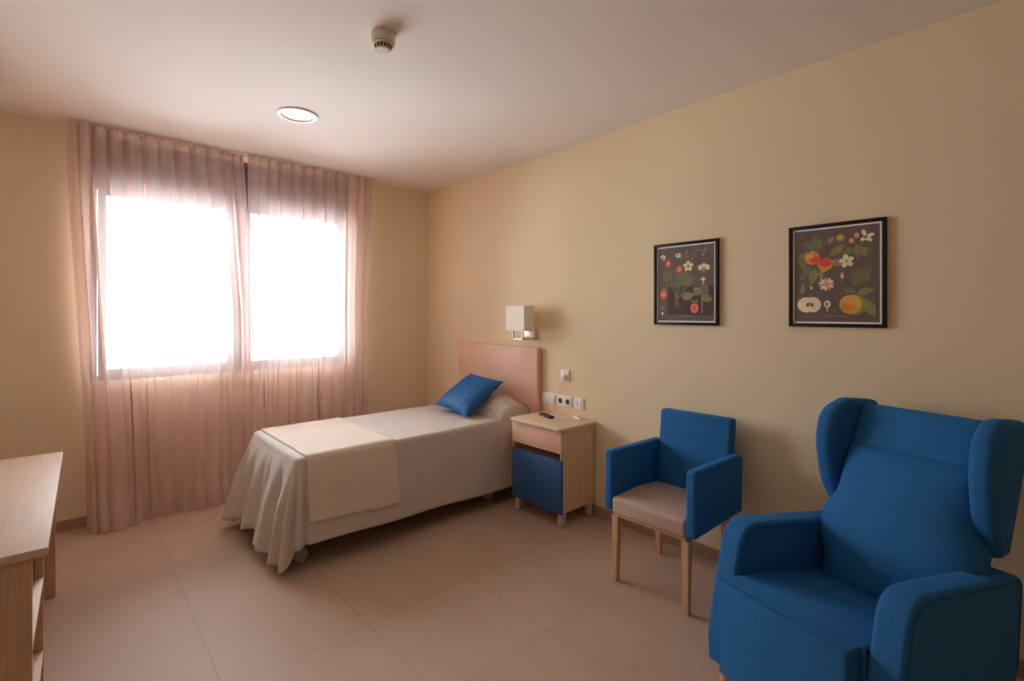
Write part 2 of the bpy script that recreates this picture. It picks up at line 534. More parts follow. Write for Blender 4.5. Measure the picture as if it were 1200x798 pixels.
SX, SY = -1.675, -2.275
t = thing('smoke_detector', 'white round smoke detector with dark slots on the ceiling', 'smoke detector', (SX, SY, H))
obj('base', lathe([(0, -.0005), (.050, -.0005), (.0515, -.004), (.0505, -.040), (.048, -.044), (0, -.044)], (0, 0, 0), 48), M['cream_pl'], t)
hd = lathe([(0, -.0445), (.044, -.0445), (.046, -.048), (.045, -.052), (.036, -.0525), (.0355, -.056), (.030, -.066), (.025, -.070), (0, -.0705)], (0, 0, 0), 48)
obj('sensor_head', hd, M['cream_pl'], t)
for k in range(14):
    a = 2*math.pi*k/14
    sb = bmesh.new()
    p0 = Vector((.0372*math.cos(a), .0372*math.sin(a), -.0535)); p1 = Vector((.0305*math.cos(a), .0305*math.sin(a), -.0665))
    d = Vector((-math.sin(a), math.cos(a), 0))*.0042
    nrm = Vector((math.cos(a), math.sin(a), -.5)).normalized()*.0012
    vs = [sb.verts.new(q) for q in (p0-d+nrm, p0+d+nrm, p1+d*.8+nrm, p1-d*.8+nrm, p0-d-nrm*2, p0+d-nrm*2, p1+d*.8-nrm*2, p1-d*.8-nrm*2)]
    for f in ((0, 1, 2, 3), (7, 6, 5, 4), (0, 4, 5, 1), (1, 5, 6, 2), (2, 6, 7, 3), (3, 7, 4, 0)): sb.faces.new([vs[i] for i in f])
    obj('vent_slot', sb, M['dark'], t, smooth=0)
obj('indicator', lathe([(0, 0), (.003, 0), (.003, -.002), (0, -.0022)], (-.046, -.014, -.014), 12, axis='Z'), M['dark'], t)

# ------------------------------------------------------------------ bed
BY0, BY1, BXF, BXH, BZ = -1.515, -.645, -1.785, -.062, .603   # near, far, foot, head, top of the spread
bed = thing('bed', 'single bed on casters with a plain beech headboard against the right wall', 'bed', (-.92, -1.08, 0))
O = Vector(bed.location)
def lb(lo, hi, bev=0, seg=2, bm=None, o=None):
    o = O if o is None else o
    return box(Vector(lo)-o, Vector(hi)-o, bev, seg, bm)
obj('headboard', lb((-.052, -1.600, .18), (-.0105, -.585, 1.122), .003), M['wood_pink'], bed)
obj('mattress', lb((BXF+.03, BY0+.03, .40), (BXH-.002, BY1-.03, BZ-.022), .03, 4), M['mattress'], bed)
f = lb((BXF+.05, BY0+.055, .32), (BXH-.002, BY0+.095, .398), .006)
lb((BXF+.05, BY1-.095, .32), (BXH-.002, BY1-.055, .398), .006, bm=f)
lb((BXF+.05, BY0+.095, .32), (BXF+.09, BY1-.095, .398), .006, bm=f)
lb((BXH-.05, BY0+.095, .32), (BXH-.002, BY1-.095, .398), .006, bm=f)
for k in range(8):
    x = BXF+.2+k*.19
    lb((x, BY0+.095, .385), (x+.07, BY1-.095, .398), .003, bm=f)
obj('bed_frame', f, M['grey'], bed)
for lx in (-1.715, -.36):
    for ly in (-1.40, -.76):
        lg = lb((lx-.02, ly-.02, .085), (lx+.02, ly+.02, .325), .004)
        obj('leg', lg, M['caster'], bed)
        cs = bmesh.new()
        tube([Vector((lx, ly, .086))-O, Vector((lx, ly, .06))-O], .011, cs)
        for sgn in (-1, 1):
            lathe([(0, -.010), (.026, -.010), (.034, -.009), (.037, -.005), (.037, .005), (.034, .009), (.026, .010), (0, .010)],
                  Vector((lx-.012, ly+sgn*.018, .037))-O, 28, cs, 'Y')
        cov = [(-.030, -.01), (.026, -.01), (.030, .016), (.02, .03), (-.012, .032), (-.03, .012)]
        prism(cov, lambda p: Vector((lx-.012+p[0], ly-.007, .05+p[1]))-O, lambda p: Vector((lx-.012+p[0], ly+.007, .05+p[1]))-O, .001, 1, cs)
        obj('caster', cs, M['caster'], bed)

# bedspread: top plus a hanging skirt around three sides
def hump(x, y):
    t = max(0, min(1, (x+.335)/.15))
    a = (1-(1-t)**2.2)**.62
    b = 1-.42*sstep(-.17, -.062, x)
    u = max(0, min(1, (y-BY0+.06)/.22)); c = (1-(1-u)**2)**.7*(1-sstep(BY1-.15, BY1+.01, y))
    return .140*a*b*c*(1+.05*noise.noise(Vector((x*14, y*16, 2)))+.05*noise.noise(Vector((x*40, y*9, 5))))
def spread_path():
    rc = .05
    pts = []
    n1, nc, n2 = 150, 26, 120
    for i in range(n1):
        u = i/n1; pts.append((BXH + (BXF+rc-BXH)*u, BY0, 0, -1, 'near', u))
    for i in range(nc):
        a = i/nc; th = -math.pi/2 - a*math.pi/2
        pts.append((BXF+rc+rc*math.cos(th), BY0+rc+rc*math.sin(th), math.cos(th), math.sin(th), 'nc', a))
    for i in range(n2):
        u = i/n2; pts.append((BXF, BY0+rc+(BY1-BY0-2*rc)*u, -1, 0, 'foot', u))
    for i in range(nc):
        a = i/nc; th = math.pi - a*math.pi/2
        pts.append((BXF+rc+rc*math.cos(th), BY1-rc+rc*math.sin(th), math.cos(th), math.sin(th), 'fc', a))
    for i in range(n1+1):
        u = i/n1; pts.append((BXF+rc+(BXH-BXF-rc)*u, BY1, 0, 1, 'far', u))
    return pts
SP = spread_path()
def skirt_params(i):
    x, y, nx, ny, seg, u = SP[i]
    # returns hem height, flare, fold displacement
    if seg == 'near':
        hem = .102 + .045*u; fl = .030 + .015*u
        fold = .010*noise.noise(Vector((x*5, .3, 1))) + .006*math.sin(x*9)
        fold *= 1
        if u < .18: fold += .016*math.sin(u*120)*(1-u/.18)
    elif seg == 'nc':
        hem = .147 - .112*sstep(.50, .62, u); fl = .045 + .045*u
        fold = .050*math.sin(u*15-3.1)*sstep(0, .15, u)
    elif seg == 'foot':
        s = u
        hem = .048 + .045*sstep(.10, .5, s) - .02*sstep(.85, 1, s) + .018*math.sin(s*23+1.2); fl = .085 + .050*s
        wv = math.sin(s*23+.4+.8*math.sin(s*7)); fold = .050*(abs(wv)**.7*math.copysign(1, wv)) * (.75+.25*math.sin(s*5+1)) + .014*math.sin(s*51+2)
    elif seg == 'fc':
        hem = .070; fl = .150
        fold = .035*math.sin(u*8+1.0)
    else:
        hem = .105; fl = .035 + .08*(1-sstep(0, .15, u))
        fold = .012*math.sin(u*40)
    return hem, fl, fold
# smooth skirt parameters along the path
raw = [skirt_params(i) for i in range(len(SP))]
def smoothed(i, w=3):
    a = [raw[max(0, min(len(raw)-1, i+k))] for k in range(-w, w+1)]
    return [sum(q[j] for q in a)/len(a) for j in range(3)]
PAR = [smoothed(i, 2) for i in range(len(SP))]
def spread_point(i, k, off=0.0):
    """k in [0,1] top rows (centre -> edge), k in (1,2] skirt"""
    x, y, nx, ny, seg, u = SP[i]
    rf = .028
    # spine point
    cx = min(max(x, BXF+.42), BXH); cy = (BY0+BY1)/2
    if seg in ('near', 'far'): cx = max(x, BXF+.42)
    ex, ey = x-nx*rf, y-ny*rf
    if k <= 1:
        px, py = cx+(ex-cx)*k, cy+(ey-cy)*k
        z = BZ + hump(px, py) + .0025*noise.noise(Vector((px*5, py*5, 0)))
        return Vector((px, py, z+off))
    q = k-1
    hem, fl, fold = PAR[i]
    z0 = BZ + hump(ex, ey)
    D = z0-hem
    hu = hump(ex, ey)*.42            # pillow end pushes the side out
    arc = .10
    oz, oo = 0, off
    if q < arc:
        a = q/arc*math.pi/2
        out = rf*math.sin(a); z = z0-rf*(1-math.cos(a)); oz = off*math.cos(a); oo = off*math.sin(a)
    else:
        r = (q-arc)/(1-arc)
        out = rf + fl*(r**.8) + fold*(sstep(0, .55, r)*(.55+.45*r)) + hu*math.sin(math.pi*min(1, r*1.9))*.6
        z = z0-rf-(D-rf)*r
    return Vector((ex+nx*(out+oo), ey+ny*(out+oo), z+oz))
def cloth_from(idx, ks, off, name, mat, thick=.0025, loc=(0, 0, 0)):
    b = bmesh.new()
    L = Vector(loc)
    V = [[b.verts.new(spread_point(i, k, off)-L) for k in ks] for i in idx]
    for a in range(len(idx)-1):
        for c in range(len(ks)-1):
            b.faces.new((V[a][c], V[a+1][c], V[a+1][c+1], V[a][c+1]))
    bmesh.ops.remove_doubles(b, verts=b.verts, dist=1e-5)
    o = obj(name, b, mat, None, 180)
    md = o.modifiers.new('thickness', 'SOLIDIFY'); md.thickness = thick; md.offset = 0
    return o
ks = [j/14 for j in range(15)] + [1+.10*j/5 for j in range(1, 6)] + [1.1+.9*j/22 for j in range(1, 23)]
sp = cloth_from(range(len(SP)), ks, 0, 'bedspread', M['sheet'])
setp(sp, 'pale beige bedspread covering the bed, its hem hanging in folds at the foot', 'bedspread')

# folded throw across the foot end: rows follow the spread's cross direction
def spread_cross(x, s):
    """s: signed distance from the bed's axis along the cloth, + towards the near side"""
    n1 = 150
    rc = .05
    uN = (x-BXH)/(BXF+rc-BXH)
    return uN
FAR0 = len(SP)-151
def throw():
    b = bmesh.new()
    x0, x1 = -1.733, -1.195
    cyy = (BY0+BY1)/2
    NX, rf = 40, .028
    rows = []
    for a in range(NX+1):
        x = x0+(x1-x0)*a/NX
        u = min(1, max(0, (x-BXH)/(BXF+.05-BXH)))
        fi = u*150
        i0 = min(int(fi), 149); fr_ = fi-i0
        row = []
        off = .0075
        # far side short drop, top, near side drop
        L = []
        for j in range(30):
            L.append(('far', j/29))
        for p in [(p_) for p_ in range(25)]:
            L.append(('top', p/24))
        for j in range(1, 25):
            L.append(('near', j/24))
        for kind, q in L:
            if kind == 'far':
                uf = min(1, max(0, (x-BXF-.05)/(BXH-BXF-.05)))
                j = FAR0 + int(uf*150)
                kk = (1-q)**1.3*.62
                A = spread_point(min(j, len(SP)-1), 1+kk, off)
                row.append(Vector((x, A.y, A.z)))
            elif kind == 'top':
                y = BY1-rf + (BY0+rf-(BY1-rf))*q
                z = BZ + .0025*noise.noise(Vector((x*5, y*5, 0))) + off + .001*noise.noise(Vector((x*14, y*10, 4)))
                row.append(Vector((x, y, z)))
            else:
                A = spread_point(i0, 1+q*.70, off); Bp = spread_point(min(i0+1, 150), 1+q*.70, off)
                p = A+(Bp-A)*fr_
                p.x = x
                hemz = .262 - .03*(x-x0)/(x1-x0)
                zz0 = BZ
                lim = spread_point(i0, 1.70, off).z
                # remap so that the throw ends at hemz
                kk = q*(zz0-hemz)/(zz0-lim)*.70
                A = spread_point(i0, 1+kk, off); Bp = spread_point(min(i0+1, 150), 1+kk, off)
                p = A+(Bp-A)*fr_; p.x = x
                p.y -= .004*q + .004*q*noise.noise(Vector((x*6, q*3, 7)))
                row.append(p)
        rows.append([b.verts.new(v) for v in row])
    for a in range(NX):
        for c in range(len(rows[0])-1):
            b.faces.new((rows[a][c], rows[a+1][c], rows[a+1][c+1], rows[a][c+1]))
    o = obj('throw_blanket', b, M['runner'], None, 180)
    md = o.modifiers.new('thickness', 'SOLIDIFY'); md.thickness = .006; md.offset = 0
    return o
setp(throw(), 'folded cream throw laid across the foot end of the bed', 'throw')

# blue cushion
def cushion():
    W, Hh, Tk = .45, .415, .135
    N = 30
    def side(sg):
        def fn(s, q):
            a, c = s*2-1, q*2-1
            ea, ec = 1-abs(a)**2.4, 1-abs(c)**2.4
            th = Tk/2*(max(0, ea)*max(0, ec))**.55
            px = a*W/2*(1-.07*(1-abs(c)**2)*abs(a)**3) ; py = c*Hh/2*(1-.08*(1-abs(a)**2)*abs(c)**3)
            th += .006*noise.noise(Vector((a*2.2+1, c*2.2, sg)))*ea*ec
            # gathered wrinkles close to the seams
            th += .0035*math.sin(a*26+3*c)*(1-ec)*ec*3 + .003*math.sin(c*22)*(1-ea)*ea*3
            return Vector((px, py, sg*th))
        return fn
    b = grid(N, N, side(1)); grid(N, N, side(-1), b)
    bmesh.ops.remove_doubles(b, verts=b.verts, dist=1e-5)
    return b, W, Hh
cbm, cw, ch = cushion()
cu = obj('cushion', cbm, M['velvet'], None, 60)
setp(cu, 'blue satin cushion leaning on the covered pillow at the bed head', 'cushion')
# local x runs along the bed's width, local y up the slope
xa = Vector((-.055, -1, -.045)).normalized()
ya = Vector((.84, -.10, .545)); ya = (ya-xa*ya.dot(xa)).normalized()
za = xa.cross(ya)
if za.z < 0: za = -za; xa = -xa
cu.matrix_world = Matrix.Translation(Vector((-.345, -1.125, .752))) @ Matrix((xa, ya, za)).transposed().to_4x4()
pb = bmesh.new()
edge = []
for s in range(60):
    a = s/60*4
    if a < 1: e = (-1+2*a, -1)
    elif a < 2: e = (1, -1+2*(a-1))
    elif a < 3: e = (1-2*(a-2), 1)
    else: e = (-1, 1-2*(a-3))
    px = e[0]*cw/2*(1-.07*(1-abs(e[1])**2)*abs(e[0])**3); py = e[1]*ch/2*(1-.08*(1-abs(e[0])**2)*abs(e[1])**3)
    edge.append((px, py, 0))
tube(edge, .0028, pb, 6, True)
obj('piping', pb, M['velvet'], cu)

# ------------------------------------------------------------------ nightstand
ns = thing('nightstand', 'oak nightstand with a blue door and one drawer beside the bed', 'nightstand', (-.19, -1.875, 0))
o = Vector(ns.location)
X0, X1, Y0, Y1, Z0, Z1 = -.345, -.012, -2.112, -1.640, .092, .625
b = lb((X0+.02, Y0, Z0), (X1, Y0+.018, Z1), .0015, 1, o=o)
lb((X0+.02, Y1-.018, Z0), (X1, Y1, Z1), .0015, 1, b, o)
lb((X0+.02, Y0+.018, Z0), (X1, Y1-.018, Z0+.018), .0015, 1, b, o)
lb((X1-.01, Y0+.018, Z0+.018), (X1, Y1-.018, Z1), 0, 1, b, o)
lb((X0+.025, Y0+.018, .395), (X1-.01, Y1-.018, .410), 0, 1, b, o)
obj('cabinet_body', b, M['wood_ns'], ns)
def rtop(pts, z0, z1, bev):
    return prism(pts, lambda p: Vector((p[0], p[1], z0))-o, lambda p: Vector((p[0], p[1], z1))-o, bev, 2)
tp = round_poly([(X0-.022, Y0-.012), (X1+.003, Y0-.012), (X1+.003, Y1+.010), (X0-.022, Y1+.010)], [.035, .012, .012, .035], 6)
obj('worktop', rtop(tp, Z1+.001, Z1+.021, .004), M['wood_top'], ns)
obj('drawer_front', lb((X0, Y0+.002, .478), (X0+.018, Y1-.002, Z1-.004), .002, 2, o=o), M['wood_pink'], ns)
d = obj('door', lb((X0, Y0+.002, Z0-.005), (X0+.018, Y1-.002, .432), .002, 2, o=o), M['blue_lam'], ns)
for yy in (Y0+.006, Y1-.014):
    obj('side_stile', lb((X0+.003, yy, .434), (X0+.018, yy+.008, .476), .001, 1, o=o), M['wood_pink'], ns)
for lx in (X0+.008, X1-.050):
    for ly in (Y0+.002, Y1-.062):
        lg = obj('leg', lb((lx, ly, .004), (lx+.040, ly+.040, Z0-.001), .003, 2, o=o), M['leg_silver'], ns)
        obj('foot_pad', lb((lx+.002, ly+.002, 0), (lx+.038, ly+.038, .004), 0, 1, o=o), M['dark'], lg)
TOPZ = Z1+.021

# remote control
rc = thing('remote_control', 'black television remote lying on the nightstand top', 'remote', (-.155, -1.80, TOPZ+.0004), R(74))
prof = round_poly([(-.078, -.020), (.078, -.024), (.078, .024), (-.078, .020)], .012, 5)
obj('casing', prism(prof, lambda p: Vector((p[0], p[1], 0)), lambda p: Vector((p[0], p[1], .017)), .005, 3), M['dark'], rc)
bt = bmesh.new()
for i in range(6):
    for j in range(3):
        lathe([(0, .0171), (.0042, .0171), (.004, .0186), (0, .0188)], (-.055+i*.018, -.012+j*.012, 0), 10, bt)
obj('buttons', bt, M['grey'], rc)

# call handset with cord to the upper socket
hs = thing('call_handset', 'small white call handset with a thin cord at the back of the nightstand', 'handset', (-.055, -2.005, TOPZ+.0004), R(70))
hp = round_poly([(-.050, -.016), (.050, -.020), (.050, .020), (-.050, .016)], .015, 5)
obj('casing', prism(hp, lambda p: Vector((p[0], p[1], 0)), lambda p: Vector((p[0], p[1], .020)), .007, 3), M['white'], hs)
obj('call_button', lathe([(0, .0201), (.008, .0201), (.0078, .022), (0, .0226)], (-.022, 0, 0), 16), M['grey'], hs)
iw = (Matrix.Translation(Vector(hs.location)) @ Matrix.Rotation(R(70), 4, 'Z')).inverted()
cord = catmull([(-.073, -1.957, TOPZ+.008), (-.085, -1.90, TOPZ+.0045), (-.06, -1.80, TOPZ+.0045), (-.028, -1.74, TOPZ+.006), (-.014, -1.722, .69), (-.0175, -1.735, .735), (-.0185, -1.775, .80), (-.017, -1.815, .865), (-.022, -1.845, .915)], 8)
obj('cord', tube([iw @ Vector(p) for p in cord], .0022, None, 6), M['white'], hs)
pg = bmesh.new()
lathe([(0, -.0125), (.019, -.0125), (.019, -.026), (.014, -.040), (.010, -.044), (0, -.044)], (0, 0, 0), 24, pg, 'X')
bmesh.ops.transform(pg, matrix=iw @ Matrix.Translation((0, -1.850, .925)), verts=pg.verts)
obj('plug', pg, M['white'], hs)

# wall plates
def plate(name, label, cat, yc, zc, w, h, group=None):
    t = thing(name, label, cat, (0, yc, zc), 0, group)
    obj('cover_plate', box((-.010, -w/2, -h/2), (-.0006, w/2, h/2), .003, 3), M['white'], t)
    return t
def socket_face(t, yo):
    b = lathe([(0, -.0102), (.0225, -.0102), (.0225, -.0125), (.0195, -.0125), (.0190, -.0108), (0, -.0108)], (0, yo, 0), 32, axis='X')
    s = obj('outlet', b, M['white'], t)
    h = bmesh.new()
    for dy in (-.0095, .0095):
        lathe([(0, -.0112), (.0035, -.0112), (.0035, -.0120), (0, -.0120)], (0, yo+dy, 0), 12, h, 'X')
    box((-.0122, yo-.004, .014), (-.0108, yo+.004, .018), 0, 1, h); box((-.0122, yo-.004, -.018), (-.0108, yo+.004, -.014), 0, 1, h)
    obj('contacts', h, M['outlet_dark'], s)
u = plate('wall_socket', 'white wall socket with a plug in it, above the other plates', 'socket', -1.845, .933, .082, .082)
socket_face(u, 0)
s2 = plate('light_switch', 'white double rocker switch plate next to the headboard', 'switch', -1.681, .748, .146, .082)
for yo in (-.035, .035):
    rk = box((-.0135, yo-.030, -.032), (-.0102, yo+.030, .032), .0012, 2)
    obj('rocker', rk, M['white'], s2)
ds = plate('wall_socket', 'white double wall socket with two dark round outlets', 'socket', -1.835, .745, .148, .082)
for yo in (-.035, .035):
    socket_face(ds, yo)
    dk = lathe([(0, -.0109), (.0185, -.0109), (.0180, -.0112), (0, -.0112)], (0, yo, 0), 24, axis='X')
    obj('socket_well', dk, M['outlet_dark'], ds)
s1 = plate('light_switch', 'white single switch plate nearest the armchairs', 'switch', -1.972, .744, .090, .082)
for yo in (-.0145, .0145):
    obj('rocker', box((-.0135, yo-.013, -.028), (-.0102, yo+.013, .028), .0012, 2), M['white'], s1)
for yo in (-.0145, .0145):
    obj('symbol', box((-.0139, yo-.003, -.008), (-.0134, yo+.003, .006), 0, 1), M['caster'], s1)

# ------------------------------------------------------------------ wall lamp
wlp = thing('wall_lamp', 'wall lamp with a square fabric shade above the headboard', 'lamp', (0, -1.49, 1.18))
o = Vector(wlp.location)
sx0, sx1, sy0, sy1, sz0, sz1 = -.180, -.075, -1.592, -1.390, 1.254, 1.442
b = bmesh.new()
tk = .003
for lo, hi in (((sx0, sy0, sz0), (sx0+tk, sy1, sz1)), ((sx1-tk, sy0, sz0), (sx1, sy1, sz1)), ((sx0+tk, sy0, sz0), (sx1-tk, sy0+tk, sz1)), ((sx0+tk, sy1-tk, sz0), (sx1-tk, sy1, sz1))):
    lb(lo, hi, 0, 1, b, o)
for z in (sz0, sz1-.006):
    lb((sx0-.001, sy0-.001, z), (sx0+tk, sy1+.001, z+.006), .0005, 1, b, o); lb((sx1-tk, sy0-.001, z), (sx1+.001, sy1+.001, z+.006), .0005, 1, b, o)
    lb((sx0+tk, sy0-.001, z), (sx1-tk, sy0+tk, z+.006), .0005, 1, b, o); lb((sx0+tk, sy1-tk, z), (sx1-tk, sy1+.001, z+.006), .0005, 1, b, o)
obj('lamp_shade', b, M['shade'], wlp)
obj('back_plate', lb((-.022, -1.545, 1.180), (-.0006, -1.405, 1.262), .003, 2, o=o), M['metal'], wlp)
ar = bmesh.new()
for y in (-1.42, -1.53):
    lb((-.128, y-.006, 1.184), (-.022, y+.006, 1.196), .001, 1, ar, o)
    lb((-.140, y-.006, 1.184), (-.128, y+.006, 1.262), .001, 1, ar, o)
lb((-.140, -1.536, 1.184), (-.128, -1.414, 1.196), .001, 1, ar, o)
lb((-.140, -1.592, 1.258), (-.128, -1.390, 1.266), .001, 1, ar, o)
obj('bracket', ar, M['metal'], wlp)
bl = lathe([(0, 0), (.013, 0), (.013, .03), (.022, .055), (.026, .075), (.022, .098), (.010, .110), (0, .112)], Vector((-.128, -1.49, 1.266))-o, 24)
obj('bulb', bl, M['white'], wlp)

# ------------------------------------------------------------------ side chair
ch_ = thing('side_chair', 'blue upholstered side chair with taupe seat and wooden legs', 'chair', (-.37, -2.910, 0))
o = Vector(ch_.location)
fx, bx = -.612, -.150
yl, yr = -2.660, -3.162        # outer faces of the arms (left, right in view)
at = .050
for ya_, yb_ in ((yl-at, yl), (yr, yr+at)):
    pr_ = round_poly([(fx-.010, .372), (fx-.004, .676), (bx+.01, .664), (bx+.030, .640), (bx+.02, .372)], [.012, .016, .012, .012, .012], 5)
    obj('armrest', prism(pr_, lambda p: Vector((p[0], ya_, p[1]))-o, lambda p: Vector((p[0], yb_, p[1]))-o, .012, 4), M['blue'], ch_)
yi0, yi1 = yr+at+.001, yl-at-.001
sprof = round_poly([(fx-.012, .366), (fx-.014, .446), (-.40, .454), (-.185, .432), (-.185, .366)], [.012, .022, .05, .01, .01], 5)
obj('seat', prism(sprof, lambda p: Vector((p[0], yi0, p[1]))-o, lambda p: Vector((p[0], yi1, p[1]))-o, .014, 4), M['taupe'], ch_)
obj('seat_frame', lb((fx+.006, yi0+.002, .346), (-.170, yi1-.002, .3655), .003, 2, o=o), M['wood_leg'], ch_)
bprof = round_poly([(-.215, .380), (-.205, .50), (-.150, .836), (-.085, .836), (-.118, .50), (-.135, .380)], [.01, .1, .018, .018, .1, .01], 6)
obj('backrest', prism(bprof, lambda p: Vector((p[0], yi0-.006*sstep(.68, .70, p[1]), p[1]))-o, lambda p: Vector((p[0], yi1+.006*sstep(.68, .70, p[1]), p[1]))-o, .016, 4), M['blue'], ch_)
def sqleg(x, y, z1, s0, s1, dx=0, dy=0):
    b = bmesh.new()
    lo = [b.verts.new(Vector((x+dx+s0*i, y+dy+s0*j, 0))-o) for i, j in ((-1, -1), (1, -1), (1, 1), (-1, 1))]
    hi = [b.verts.new(Vector((x+s1*i, y+s1*j, z1))-o) for i, j in ((-1, -1), (1, -1), (1, 1), (-1, 1))]
    b.faces.new(lo[::-1]); b.faces.new(hi)
    for k in range(4): b.faces.new((lo[k], lo[(k+1) % 4], hi[(k+1) % 4], hi[k]))
    bmesh.ops.bevel(b, geom=list(b.edges), offset=.0025, segments=2, affect='EDGES')
    return b
for x, y, dx, dy, z1 in ((-.578, -2.709, 0, .006, .3455), (-.578, -3.097, 0, 0, .3455), (-.185, -2.712, .03, .012, .3455), (-.185, -3.098, .03, 0, .3455)):
    obj('leg', sqleg(x, y, z1, .014, .019, dx, dy), M['wood_leg'], ch_)

# ------------------------------------------------------------------ armchair
ac = thing('armchair', 'large blue wingback armchair in the corner of the room nearest the viewer', 'armchair', (-.956, -3.44, 0), R(-16.4))
def uv(u, v, w): return Vector((u, -v, w))
SW = .436
# arms
aprof = round_poly([(.020, .098), (.014, .190), (.050, .378), (.108, .612), (.36, .580), (.775, .522), (.745, .24), (.70, .098)], [.01, .06, .16, .10, .3, .035, .2, .01], 9)
def arm(v0, v1):
    a = obj('armrest', prism(aprof, lambda p: uv(p[0], v0, p[1]), lambda p: uv(p[0], v1, p[1]), .016, 5), M['blue'], ac)
    for v in (v0, v1):
        c = (v0+v1)/2; s = 1 if v > c else -1
        pts = [Vector(p) for p in aprof]
        cen = Vector((.38, .33))
        ins = [uv(*(lambda q: (q.x, v+s*.0005, q.y))(p+(cen-p).normalized()*.0175)) for p in pts]
        ins = [q for q in ins if q.z > .13]
        tube(ins[2:-2], .0022, (pb_ := bmesh.new()), 6)
        obj('piping', pb_, M['blue_seam'], a)
arm(-.092, -.002)
arm(SW+.002, SW+.092)
# seat and front panel
fp = round_poly([(-.012, .100), (-.014, .440), (.055, .440), (.055, .100)], [.012, .006, .004, .004], 4)
obj('front_panel', prism(fp, lambda p: uv(p[0], -.012 if p[0] < -.002 else .001, p[1]), lambda p: uv(p[0], SW-.012, p[1]), .007, 3), M['blue'], ac)
def seat_fn():
    b = bmesh.new()
    pr_ = round_poly([(.003, .300), (-.013, .4415), (.25, .414), (.50, .368), (.50, .25), (.10, .25)], [.01, .010, .2, .02, .01, .01], 6)
    pr_ = [(max(p[0], .057) if p[1] < .4405 and p[0] < .06 and p[1] < .437 else p[0], p[1]) for p in pr_]
    return pr_
sprof2 = round_poly([(.057, .25), (.057, .4405), (.25, .417), (.53, .362), (.53, .25)], [.004, .004, .3, .02, .01], 6)
seat_o = obj('seat', prism(sprof2, lambda p: uv(p[0], .001, p[1]), lambda p: uv(p[0], SW-.001, p[1]), .010, 3), M['blue'], ac)
pp = bmesh.new(); tube([uv(-.0105, v, .4395) for v in (-.006, .1, .2, .3, SW-.008)], .0032, pp, 8)
obj('piping', pp, M['blue_seam'], seat_o)
# backrest and headrest: lofted pads
def pad(spine, W0, W1, T, bulge, name, endr=.03):
    """spine: list of (u, w) along the front face"""
    S = catmull([Vector((p[0], 0, p[1])) for p in spine], 7)
    n = len(S)
    b = bmesh.new()
    NS = 44
    rings = []
    for i, p in enumerate(S):
        t = (S[min(i+1, n-1)]-S[max(i-1, 0)]).normalized()
        nf = Vector((-t.z, 0, t.x))       # towards the sitter
        if nf.x > 0: nf = -nf
        q = i/(n-1)
        W = W0+(W1-W0)*q
        e = min(q, 1-q)*n
        ec = min(1, (e+.6)/3.5)
        ec = math.sqrt(max(.0, 1-(1-ec)**2))
        ring = []
        for k in range(NS):
            a = 2*math.pi*k/NS
            ca, sa = math.cos(a), math.sin(a)
            pw = .32
            x = abs(ca)**pw*math.copysign(1, ca); y = abs(sa)**.55*math.copysign(1, sa)
            v = SW/2 + x*(W/2-.014*(1-ec))
            dd = y*T/2*(.55+.45*ec)
            if y > 0: dd += bulge*math.sin(math.pi*q)**.7*(1-x*x)
            pos = p - nf*T/2 + nf*dd
            v += .012 + (v-SW/2)*.20*sstep(.44, .52, pos.z)*(1-.9*sstep(.575, .68, pos.z))
            ring.append(b.verts.new(uv(pos.x, v, pos.z)))
        rings.append(ring)
    for i in range(n-1):
        for k in range(NS):
            b.faces.new((rings[i][k], rings[i][(k+1) % NS], rings[i+1][(k+1) % NS], rings[i+1][k]))
    b.faces.new(rings[0][::-1]); b.faces.new(rings[-1])
    return obj(name, b, M['blue'], ac, 55)
pad([(.505, .335), (.515, .42), (.57, .58), (.645, .74), (.700, .862)], SW-.008, SW-.008, .13, .046, 'backrest')
pad([(.705, .838), (.735, .90), (.765, .96), (.792, 1.015)], SW-.006, SW-.006, .12, .012, 'headrest')
# wings
wprof = round_poly([(.700, .572), (.640, .68), (.612, .86), (.640, .985), (.74, 1.030), (.925, 1.010), (.925, .92), (.815, .66), (.775, .572)],
                   [.035, .30, .30, .16, .10, .04, .06, .1, .03], 10)
def wing(sgn):
    base = 0.0 if sgn < 0 else SW
    def at(p, t):
        fl = max(0, .80-p[0])*(.20 if sgn < 0 else .05)
        return uv(p[0], base+.012+sgn*(fl+t-.020), p[1])
    obj('wing', prism(wprof, lambda p: at(p, 0.0), lambda p: at(p, .070), .027, 6), M['blue'], ac, 50)
wing(-1); wing(1)
obj('seat_base', box(uv(.06, SW-.002, .100), uv(.66, .002, .249), .004), M['blue'], ac)
for u_, v_, su, sv in ((.075, -.045, -.012, -.012), (.075, SW+.045, -.012, .012), (.63, -.045, .03, -.012), (.63, SW+.045, .03, .012)):
    obj('leg', tube([uv(u_+su, v_+sv, 0), uv(u_+su*.9, v_+sv*.9, .006), uv(u_, v_, .0975)], [.014, .0155, .021], None, 20), M['wood_leg'], ac)

